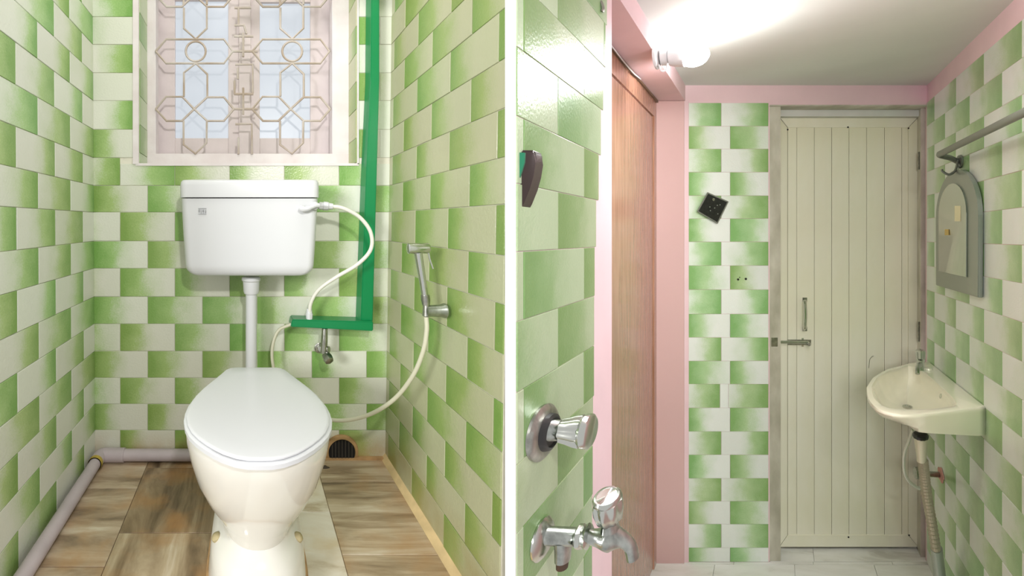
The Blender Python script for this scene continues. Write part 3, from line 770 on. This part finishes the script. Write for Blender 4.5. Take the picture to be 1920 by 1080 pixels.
# black plate
pts = [(1327, 360.5), (1366.5, 378), (1346, 419.5), (1307, 396.5)]
bm = bmesh.new(); prism(bm, [Q(a, b, YB - .005) for a, b in pts], (0, .012, 0)); bmesh.ops.bevel(bm, geom=list(bm.edges), offset=.002, segments=1, affect='EDGES')
bpl = obj('wall_plate', bm, mat('plate_edge', srgb(120, 124, 112), .4), mapf=R, smooth=False, label='black square plate hung crooked on the tiled pier', cat='plate')
cx_, cy_ = 1336.6, 388.6
bm = bmesh.new(); prism(bm, [Q(cx_ + (a - cx_) * .9, cy_ + (b - cy_) * .9, YB - .0165) for a, b in pts], (0, .002, 0))
obj('black_face', bm, mat('speckled_black', srgb(40, 42, 40), .35, var=.4, vscale=70, col2=srgb(22, 24, 22)), bpl, mapf=R, smooth=False)
bm = bmesh.new(); lathe(bm, [(0, .008), (.002, .006), (.003, 0)], Q(1338, 374, YB - .0185), (0, 1, 0), 12); obj('screw_head', bm, CHROME, bpl, mapf=R)
for a, b in ((1340, 390), (1332, 395), (1345, 385), (1346, 401), (1331, 388), (1350, 384)):
    bm = bmesh.new(); lathe(bm, [(0, .0032), (.0008, .0028)], Q(a, b, YB - .0185), (0, 1, 0), 8); obj('paint_fleck', bm, GREYP, bpl, mapf=R)

# stop-cock knob
yk = .8075
kn = empty('stop_valve', R(Q(1012, 810, yk)), 'chrome wall stop valve with fluted knob, above the bib tap', 'valve')
c = Q(1012, 810, yk); c.x = .003
bm = bmesh.new(); lathe(bm, [(0, .052), (.006, .053), (.012, .047), (.014, .040)], c, (1, 0, 0), 40, 0); obj('flange', bm, CHROME_D, kn, mapf=R)
bm = bmesh.new(); lathe(bm, [(.010, .036), (.022, .034), (.026, .028), (.020, .026)], c, (1, 0, 0), 32); obj('black_ring', bm, BLACK, kn, mapf=R)
c2 = Q(1020, 806, yk)
bm = bmesh.new(); lathe(bm, [(-.005, .020), (0, .022), (.03, .019), (.033, .018)], c2, (1, 0, -.03), 24); obj('sleeve', bm, CHROME_G, kn, mapf=R)
bm = bmesh.new(); lathe(bm, [(.033, .018), (.036, .0215), (.05, .0245), (.068, .0295), (.078, .0310)], c2, (1, 0, -.03), 48, 8, .07); obj('knob', bm, CHROME, kn, mapf=R)
bm = bmesh.new(); lathe(bm, [(.077, .030), (.082, .0325), (.092, .0325), (.096, .028), (.0965, 0)], c2, (1, 0, -.03), 32); obj('knob_cap', bm, CHROME, kn, mapf=R)

# bib tap
yt = .8075
tp = empty('bib_tap', R(Q(1015, 1010, yt)), 'worn chrome bib tap with ribbed knob at the lower left wall', 'tap')
c = Q(1015, 1010, yt); c.x = .003
bm = bmesh.new(); lathe(bm, [(0, .037), (.004, .038), (.010, .032), (.014, .022)], c, (1, 0, 0), 32); obj('flange', bm, CHROME, tp, mapf=R)
bm = bmesh.new(); tube(bm, [Q(1013, 1004, yt), Q(1060, 1006, yt), Q(1086, 1006, yt)], .0165, 20); obj('inlet_pipe', bm, CHROME_G, tp, mapf=R)
bm = bmesh.new(); lathe(bm, [(0, .018), (.004, .0215), (.012, .0215), (.014, .018), (.022, .0225), (.026, .0175)], Q(1082, 1006, yt), (1, 0, .03), 24, 6, .05); obj('nut', bm, CHROME, tp, mapf=R)
te = bmesh.new(); tube(te, [Q(1056, 1012, yt), Q(1056, 1030, yt), Q(1055, 1050, yt)], [.0165, .0155, .0145], 18); te_ = obj('tee_outlet', te, CHROME_G, tp, mapf=R)
bm = bmesh.new(); tube(bm, [Q(1055, 1048, yt), Q(1054, 1064, yt)], [.012, .011], 14); obj('plug', bm, mat('rusty', srgb(70, 48, 34), .8), te_, mapf=R)
body = [Q(1100, 1005, yt), Q(1115, 1007, yt), Q(1135, 1008, yt), Q(1152, 1008, yt), Q(1170, 1013, yt), Q(1182, 1026, yt), Q(1187, 1047, yt)]
P_ = crv(body, 5); rad = []
for i in range(len(P_)):
    t_ = i / (len(P_) - 1)
    rad.append(.0135 + .0115 * math.exp(-((t_ - .42) / .17) ** 2) - .0015 * t_)
bm = bmesh.new(); tube(bm, P_, rad, 22); obj('spout', bm, CHROME_G, tp, mapf=R)
bm = bmesh.new(); lathe(bm, [(0, .020), (.02, .016), (.028, .019), (.034, .019)], Q(1144, 1001, yt), (-.02, 0, 1), 24); obj('bonnet', bm, CHROME_G, tp, mapf=R)
bm = bmesh.new(); lathe(bm, [(0, .016), (.006, .023), (.03, .028), (.045, .028), (.050, .026)], Q(1144, 977, yt), (-.03, .2, 1), 64, 8, .07); obj('knob', bm, CHROME, tp, mapf=R)
ax = Vector((-.02, -.05, 1))
bm = bmesh.new(); lathe(bm, [(.049, .026), (.056, .027), (.060, .024), (.0605, .020), (.0595, .019), (.060, 0)], Q(1144, 977, yt), (-.03, .2, 1), 32); obj('knob_cap', bm, CHROME, tp, mapf=R)

# green and brown wall holder at the left edge
yg = .735
ps = [(967, 281), (1000, 281), (1004, 286), (1004, 305), (1000, 330), (993, 355), (982, 382), (970, 402), (967, 408)]
bm = bmesh.new(); prism(bm, [Q(a, b, yg + .01) for a, b in ps], (0, -.025, 0)); bmesh.ops.bevel(bm, geom=list(bm.edges), offset=.003, segments=2, affect='EDGES')
gh = obj('wall_holder', bm, mat('dark_brown_plastic', srgb(44, 30, 28), .35), mapf=R, label='dark brown and green rounded plastic holder high on the left tiles', cat='holder')
bm = bmesh.new(); prism(bm, [Q(a, b, yg + .007) for a, b in [(968, 286), (986, 287), (985, 305), (979, 325), (972, 345), (968, 352)]], (0, .003, 0))
obj('green_panel', bm, mat('green_plastic', srgb(30, 110, 80), .3), gh, mapf=R, smooth=False)
nl = bmesh.new(); tube(nl, crv([Q(1124, 2, 1.095) + Vector((0, 0, 0)), Q(1128, 6, 1.09), Q(1131, 16, 1.09), Q(1129, 22, 1.09)], 4), .005, 8)
obj('wall_hook', nl, CHROME_D, mapf=R, label='small dark metal hook at the top of the near tiled wall', cat='hook')

# mirror
xm = RWID - .004
mr_ = empty('wall_mirror', R((xm, YB - 1.78, Q(1795, 540, 1.75).z)), 'grey arched mirror hanging on the right wall', 'mirror')
def arch(a0, a1, zb, zs, zt, n=20):
    """outline in (b, h): width a0..a1, foot zb, spring zs, crown zt"""
    pts = [(a0, zb), (a1, zb)]; m = (a0 + a1) / 2; w_ = (a1 - a0) / 2
    for k in range(n + 1):
        t_ = math.pi * k / n; pts.append((m + w_ * math.cos(t_), zs + (zt - zs) * math.sin(t_)))
    return pts
xfr = .798 + AW          # front face of the frame
bA, bB = YB - 1.978, YB - 1.572
oA = arch(bA, bB, RFL - .236, RFL + .085, RFL + .292)
bm = bmesh.new(); prism(bm, [(xfr, b, h) for b, h in oA], (.020, 0, 0)); bmesh.ops.bevel(bm, geom=list(bm.edges), offset=.0025, segments=2, affect='EDGES')
obj('frame', bm, GREYP, mr_, mapf=R)
iA = arch(bA + .045, bB - .085, RFL - .165, RFL + .10, RFL + .235)
bm = bmesh.new(); prism(bm, [(xfr - .006, b, h) for b, h in iA], (.008, 0, 0)); bmesh.ops.bevel(bm, geom=list(bm.edges), offset=.002, segments=1, affect='EDGES')
gl = obj('glass', bm, MIRR, mr_, mapf=R)
STK = [((1790, 1801), (386, 415), srgb(238, 230, 190)), ((1771.5, 1779), (430, 441), srgb(206, 176, 96))]
for (p0, p1), (q0, q1), cc in STK:
    def mp_(px, py):
        y = (xfr - .0065 - AW) * F / (px - 1448); return Vector((xfr - .0065, YB - y, (444 - py) / F * y + RFL))
    bm = bmesh.new(); prism(bm, [mp_(p0, q0), mp_(p1, q0), mp_(p1, q1), mp_(p0, q1)], (-.0006, 0, 0))
    s_ = obj('sticker', bm, mat('sticker_paper', cc, .6), gl, mapf=R, smooth=False, label='small yellowed paper sticker')
bm = bmesh.new(); tube(bm, [(xfr + .012, (bA + bB) / 2 + .01, RFL + .285), (xfr + .010, (bA + bB) / 2 + .01, RFL + .335)], .0022, 8); obj('hanging_wire', bm, CHROME_D, mr_, mapf=R)

# towel rod
tr = empty('towel_rod', R((RWID, YB - 1.74, RFL + .35)), 'grey metal towel rod on the right wall above the mirror', 'towel rod')
xr_ = .715 + AW; hr = RFL + .353
bm = bmesh.new(); tube(bm, [(xr_, YB - 1.735, hr), (xr_, YB - .75, hr)], .013, 16); obj('rod', bm, STEELR, tr, mapf=R)
bm = bmesh.new(); tube(bm, crv([(xr_, YB - 1.70, hr), (xr_ + .002, YB - 1.742, hr - .001), (xr_ + .03, YB - 1.76, hr - .004), (xr_ + .06, YB - 1.765, hr - .010), (RWID - .004, YB - 1.77, hr - .03)], 5), .0118, 16); obj('arm', bm, STEELR, tr, mapf=R)
bm = bmesh.new(); lathe(bm, [(0, .030), (.008, .028), (.012, .02)], (RWID - .003, YB - 1.77, hr - .025), (-1, 0, 0), 24); obj('wall_flange', bm, STEELR, tr, mapf=R)
bm = bmesh.new(); tube(bm, crv([(RWID - .02, YB - 1.755, hr - .02), (RWID - .030, YB - 1.76, hr - .065), (RWID - .055, YB - 1.765, hr - .082), (RWID - .08, YB - 1.77, hr - .068), (RWID - .083, YB - 1.77, hr - .058)], 5), .0055, 10); obj('hook', bm, STEELR, tr, mapf=R)

# ------------------------------------------------------------------ wash basin
HB = RFL - .652
bs = empty('wash_basin', R((RWID, YB - 1.85, HB - .1)), 'cream porcelain wall basin under the mirror', 'wash basin')
# rim outline (a, y) from image pixels, counter-clockwise from the wall's far end
wallA = RWID - .004
rim = [(wallA, 2.12), (.60 + AW + .12, 2.105), (.655 + AW, 2.058), (.575 + AW, 2.01), (.517 + AW, 1.945), (.465 + AW, 1.88), (.4365 + AW, 1.823), (.408 + AW, 1.76), (.395 + AW, 1.698), (.386 + AW, 1.64), (.386 + AW, 1.588), (.398 + AW, 1.535), (.43 + AW, 1.497), (.475 + AW, 1.484), (.53 + AW, 1.483), (.62 + AW, 1.505), (.72 + AW, 1.532), (wallA, 1.560)]
cen = Vector((.62 + AW, 1.80))
def samp(theta):
    d = Vector((math.cos(theta), math.sin(theta))); best = 0
    n = len(rim)
    for i in range(n):
        p, q = Vector(rim[i]), Vector(rim[(i + 1) % n]); e = q - p; den = d.x * e.y - d.y * e.x
        if abs(den) < 1e-9: continue
        r_ = p - cen; t_ = (r_.x * e.y - r_.y * e.x) / den; s_ = (r_.x * d.y - r_.y * d.x) / den
        if t_ > 0 and -1e-6 <= s_ <= 1 + 1e-6: best = max(best, t_)
    return best
NT = 72; TH = [2 * math.pi * k / NT for k in range(NT)]
# make sure the corners at the wall are sampled
for cpt in ((wallA, 2.12), (wallA, 1.56)):
    an = math.atan2(cpt[1] - cen.y, cpt[0] - cen.x) % (2 * math.pi); kk = min(range(NT), key=lambda k: abs(TH[k] - an)); TH[kk] = an
RS = [samp(t_) for t_ in TH]
def bring(h, scale, cx=None, cy=None, sub=0, ell=None):
    out = []
    for t_, r_ in zip(TH, RS):
        d = Vector((math.cos(t_), math.sin(t_)))
        rr = max(r_ * scale - sub, .004)
        x, y = cen.x + d.x * rr, cen.y + d.y * rr
        if ell:  # (centre a, centre y, ra, ry)
            x, y = ell[0] + d.x * ell[2], ell[1] + d.y * ell[3]
        out.append(Vector((min(x, wallA), YB - y, h)))
    return out
bm = bmesh.new()
E = (.575 + AW, 1.765)
def pan(t_, r_):        # 1 on the straight front panel by the wall, 0 on the rounded bowl side
    d = Vector((math.cos(t_), math.sin(t_))); x, y = cen.x + d.x * r_, cen.y + d.y * r_
    return max(0, min(1, (x - (.44 + AW)) / .10)) if y < 1.62 else (1 if x > wallA - .01 else 0)
PN = [pan(t_, r_) for t_, r_ in zip(TH, RS)]
def dep(t_, r_):
    x, y = cen.x + math.cos(t_) * r_, cen.y + math.sin(t_) * r_
    f = .52 + .48 * max(0, min(1, (x - (.50 + AW)) / .30)); g_ = max(0, min(1, (y - 1.56) / .25))
    return f * (1 - g_) + .8 * g_
DP = [dep(t_, r_) for t_, r_ in zip(TH, RS)]
def skirt(h, k):
    out = []
    for t_, r_, p_, q_ in zip(TH, RS, PN, DP):
        rr = r_ * (k + (1 - k) * p_); out.append(Vector((min(cen.x + math.cos(t_) * rr, wallA), YB - cen.y - math.sin(t_) * rr, HB - (HB - h) * q_)))
    return out
def bowl_ring(h, k, ox=0, oy=0):
    out = []
    for t_, r_ in zip(TH, RS):
        c_, s_ = math.cos(t_), math.sin(t_); ra = .115 if c_ > 0 else .34
        rr = 1 / ((c_ / ra) ** 4 + (s_ / .27) ** 4) ** .25; rr = min(rr, r_ * .89); rr *= k
        out.append(Vector((cen.x + ox + c_ * rr, YB - cen.y - oy - s_ * rr, h)))
    return out
rgs = [bring(HB - .160, 1, ell=(.625 + AW, 1.71, .03, .03)), bring(HB - .140, 1, ell=(.625 + AW, 1.73, .06, .07)), bring(HB - .115, 1, ell=(.625 + AW, 1.76, .11, .14)), skirt(HB - .112, .72), skirt(HB - .094, .84), skirt(HB - .088, .875), skirt(HB - .06, .94), skirt(HB - .035, .985), skirt(HB - .02, 1.0), bring(HB - .006, 1.0), bring(HB - .001, 1.0, sub=.003), bring(HB, 1.0, sub=.008),
       bowl_ring(HB + .0005, 1.0), bowl_ring(HB - .004, .965), bowl_ring(HB - .016, .93), bowl_ring(HB - .05, .86), bowl_ring(HB - .08, .68, -.01), bowl_ring(HB - .098, .42, -.02), bowl_ring(HB - .104, .12, -.02)]
rings(bm, rgs)
obj('basin', bm, PORC_B, bs, mapf=R, recalc=True)
bm = bmesh.new(); lathe(bm, [(0, .022), (.003, .021), (.0035, .012), (.001, .011)], (cen.x - .02, YB - cen.y, HB - .103), (0, 0, 1), 20); obj('waste', bm, CHROME, bs, mapf=R)
bm = bmesh.new(); c = Q(1763, 739, 1.69); lathe(bm, [(0, .011), (.003, .010), (.0035, .004)], (cen.x + .105, YB - 1.74, HB - .032), (-1, .1, .35), 14); ov = obj('overflow', bm, CHROME, bs, mapf=R)
# pillar tap
tpl = Q(1726, 693, 2.0); tpl.z = HB
pt = empty('basin_tap', R(tpl), 'chrome pillar tap with clear knob standing on the cream basin', 'tap')
bm = bmesh.new(); lathe(bm, [(0, .027), (.006, .026), (.016, .019), (.035, .018), (.045, .021), (.05, .014)], tpl, (0, 0, 1), 24); obj('body', bm, CHROME, pt, mapf=R)
bm = bmesh.new(); tube(bm, crv([tpl + Vector((0, 0, .022)), tpl + Vector((-.02, .03, .026)), tpl + Vector((-.04, .07, .020)), tpl + Vector((-.045, .085, .004))], 5), [.013] * 6 + [.0105] * 10, 14); obj('spout', bm, CHROME_G, pt, mapf=R)
bm = bmesh.new(); lathe(bm, [(.048, .013), (.055, .022), (.085, .024), (.093, .020), (.094, 0)], tpl, (0, 0, 1), 40, 6, .08); obj('knob', bm, CHROME, pt, mapf=R)
bm = bmesh.new(); lathe(bm, [(0, .020), (.008, .018), (.009, .006)], (RWID - .055, YB - 1.99, HB + .001), (0, 0, 1), 18); obj('hole_cover', bm, PORC_B, bs, mapf=R)

# waste pipe
yw = 1.70
wp = empty('waste_pipe', R(Q(1765, 1150, yw)), 'grey corrugated waste pipe from the basin down into a rigid pipe', 'waste pipe')
bm = bmesh.new(); lathe(bm, [(0, .027), (.004, .032), (.014, .032), (.018, .027)], Q(1726, 813, yw), (0, 0, -1), 24, 12, .03); obj('nut', bm, BLACK, wp, mapf=R)
bm = bmesh.new(); lathe(bm, [(0, .027), (.02, .026), (.07, .021), (.10, .0195)], Q(1726, 820, yw), (.04, 0, -1), 24); obj('tailpiece', bm, TRANS, wp, mapf=R)
path = crv([Q(1730, 862, yw), Q(1733, 890, yw + .01), Q(1738, 930, yw + .03), Q(1746, 975, yw + .06), Q(1755, 1030, yw + .09)], 14)
bm = bmesh.new(); tube(bm, path, [.0230 if k % 2 else .0180 for k in range(len(path))], 16); obj('corrugated_hose', bm, CORR, wp, mapf=R, smooth=False)
bm = bmesh.new(); tube(bm, [Q(1755.5, 1028, yw + .09), Q(1762, 1080, yw + .10), Q(1766, 1160, yw + .10)], .0265, 20); obj('rigid_pipe', bm, GPVC, wp, mapf=R)
# valve behind the pipe and its hose
yv = 1.97
va = empty('isolating_valve', R(Q(1740, 888, yv)), 'small dull metal valve on the wall behind the waste pipe', 'valve')
bm = bmesh.new(); cc = Q(1758, 890, yv); tube(bm, [Vector((RWID - .003, cc.y, cc.z)), Q(1745, 889, yv), Q(1722, 887, yv)], .0125, 14); obj('body', bm, CHROME_D, va, mapf=R)
bm = bmesh.new(); lathe(bm, [(0, .016), (.006, .026), (.02, .026), (.026, .018)], Q(1724, 887, yv), (-1, 0, 0), 24, 6, .07); obj('knob', bm, CHROME_D, va, mapf=R)
bm = bmesh.new(); lathe(bm, [(0, .034), (.004, .032), (.008, .018)], (RWID - .004, cc.y, cc.z), (-1, 0, 0), 22, 5, .12); obj('plaster_patch', bm, mat('pink_cement', srgb(206, 150, 136), .8, var=.2, vscale=30), va, mapf=R)
hh = [Q(1712, 806, 1.82), Q(1704, 828, 1.86), Q(1696, 850, 1.91), Q(1695, 880, 1.92), Q(1703, 901, 1.93), Q(1716, 912, 1.94), Q(1726, 915, 1.95), Q(1730, 900, 1.965)]
t = empty('basin_hose', R(hh[-1]), 'thin white hose curling down under the cream basin', 'hose')
bm = bmesh.new(); tube(bm, crv(hh, 6), .0075, 12); obj('tube', bm, HOSE, t, mapf=R)
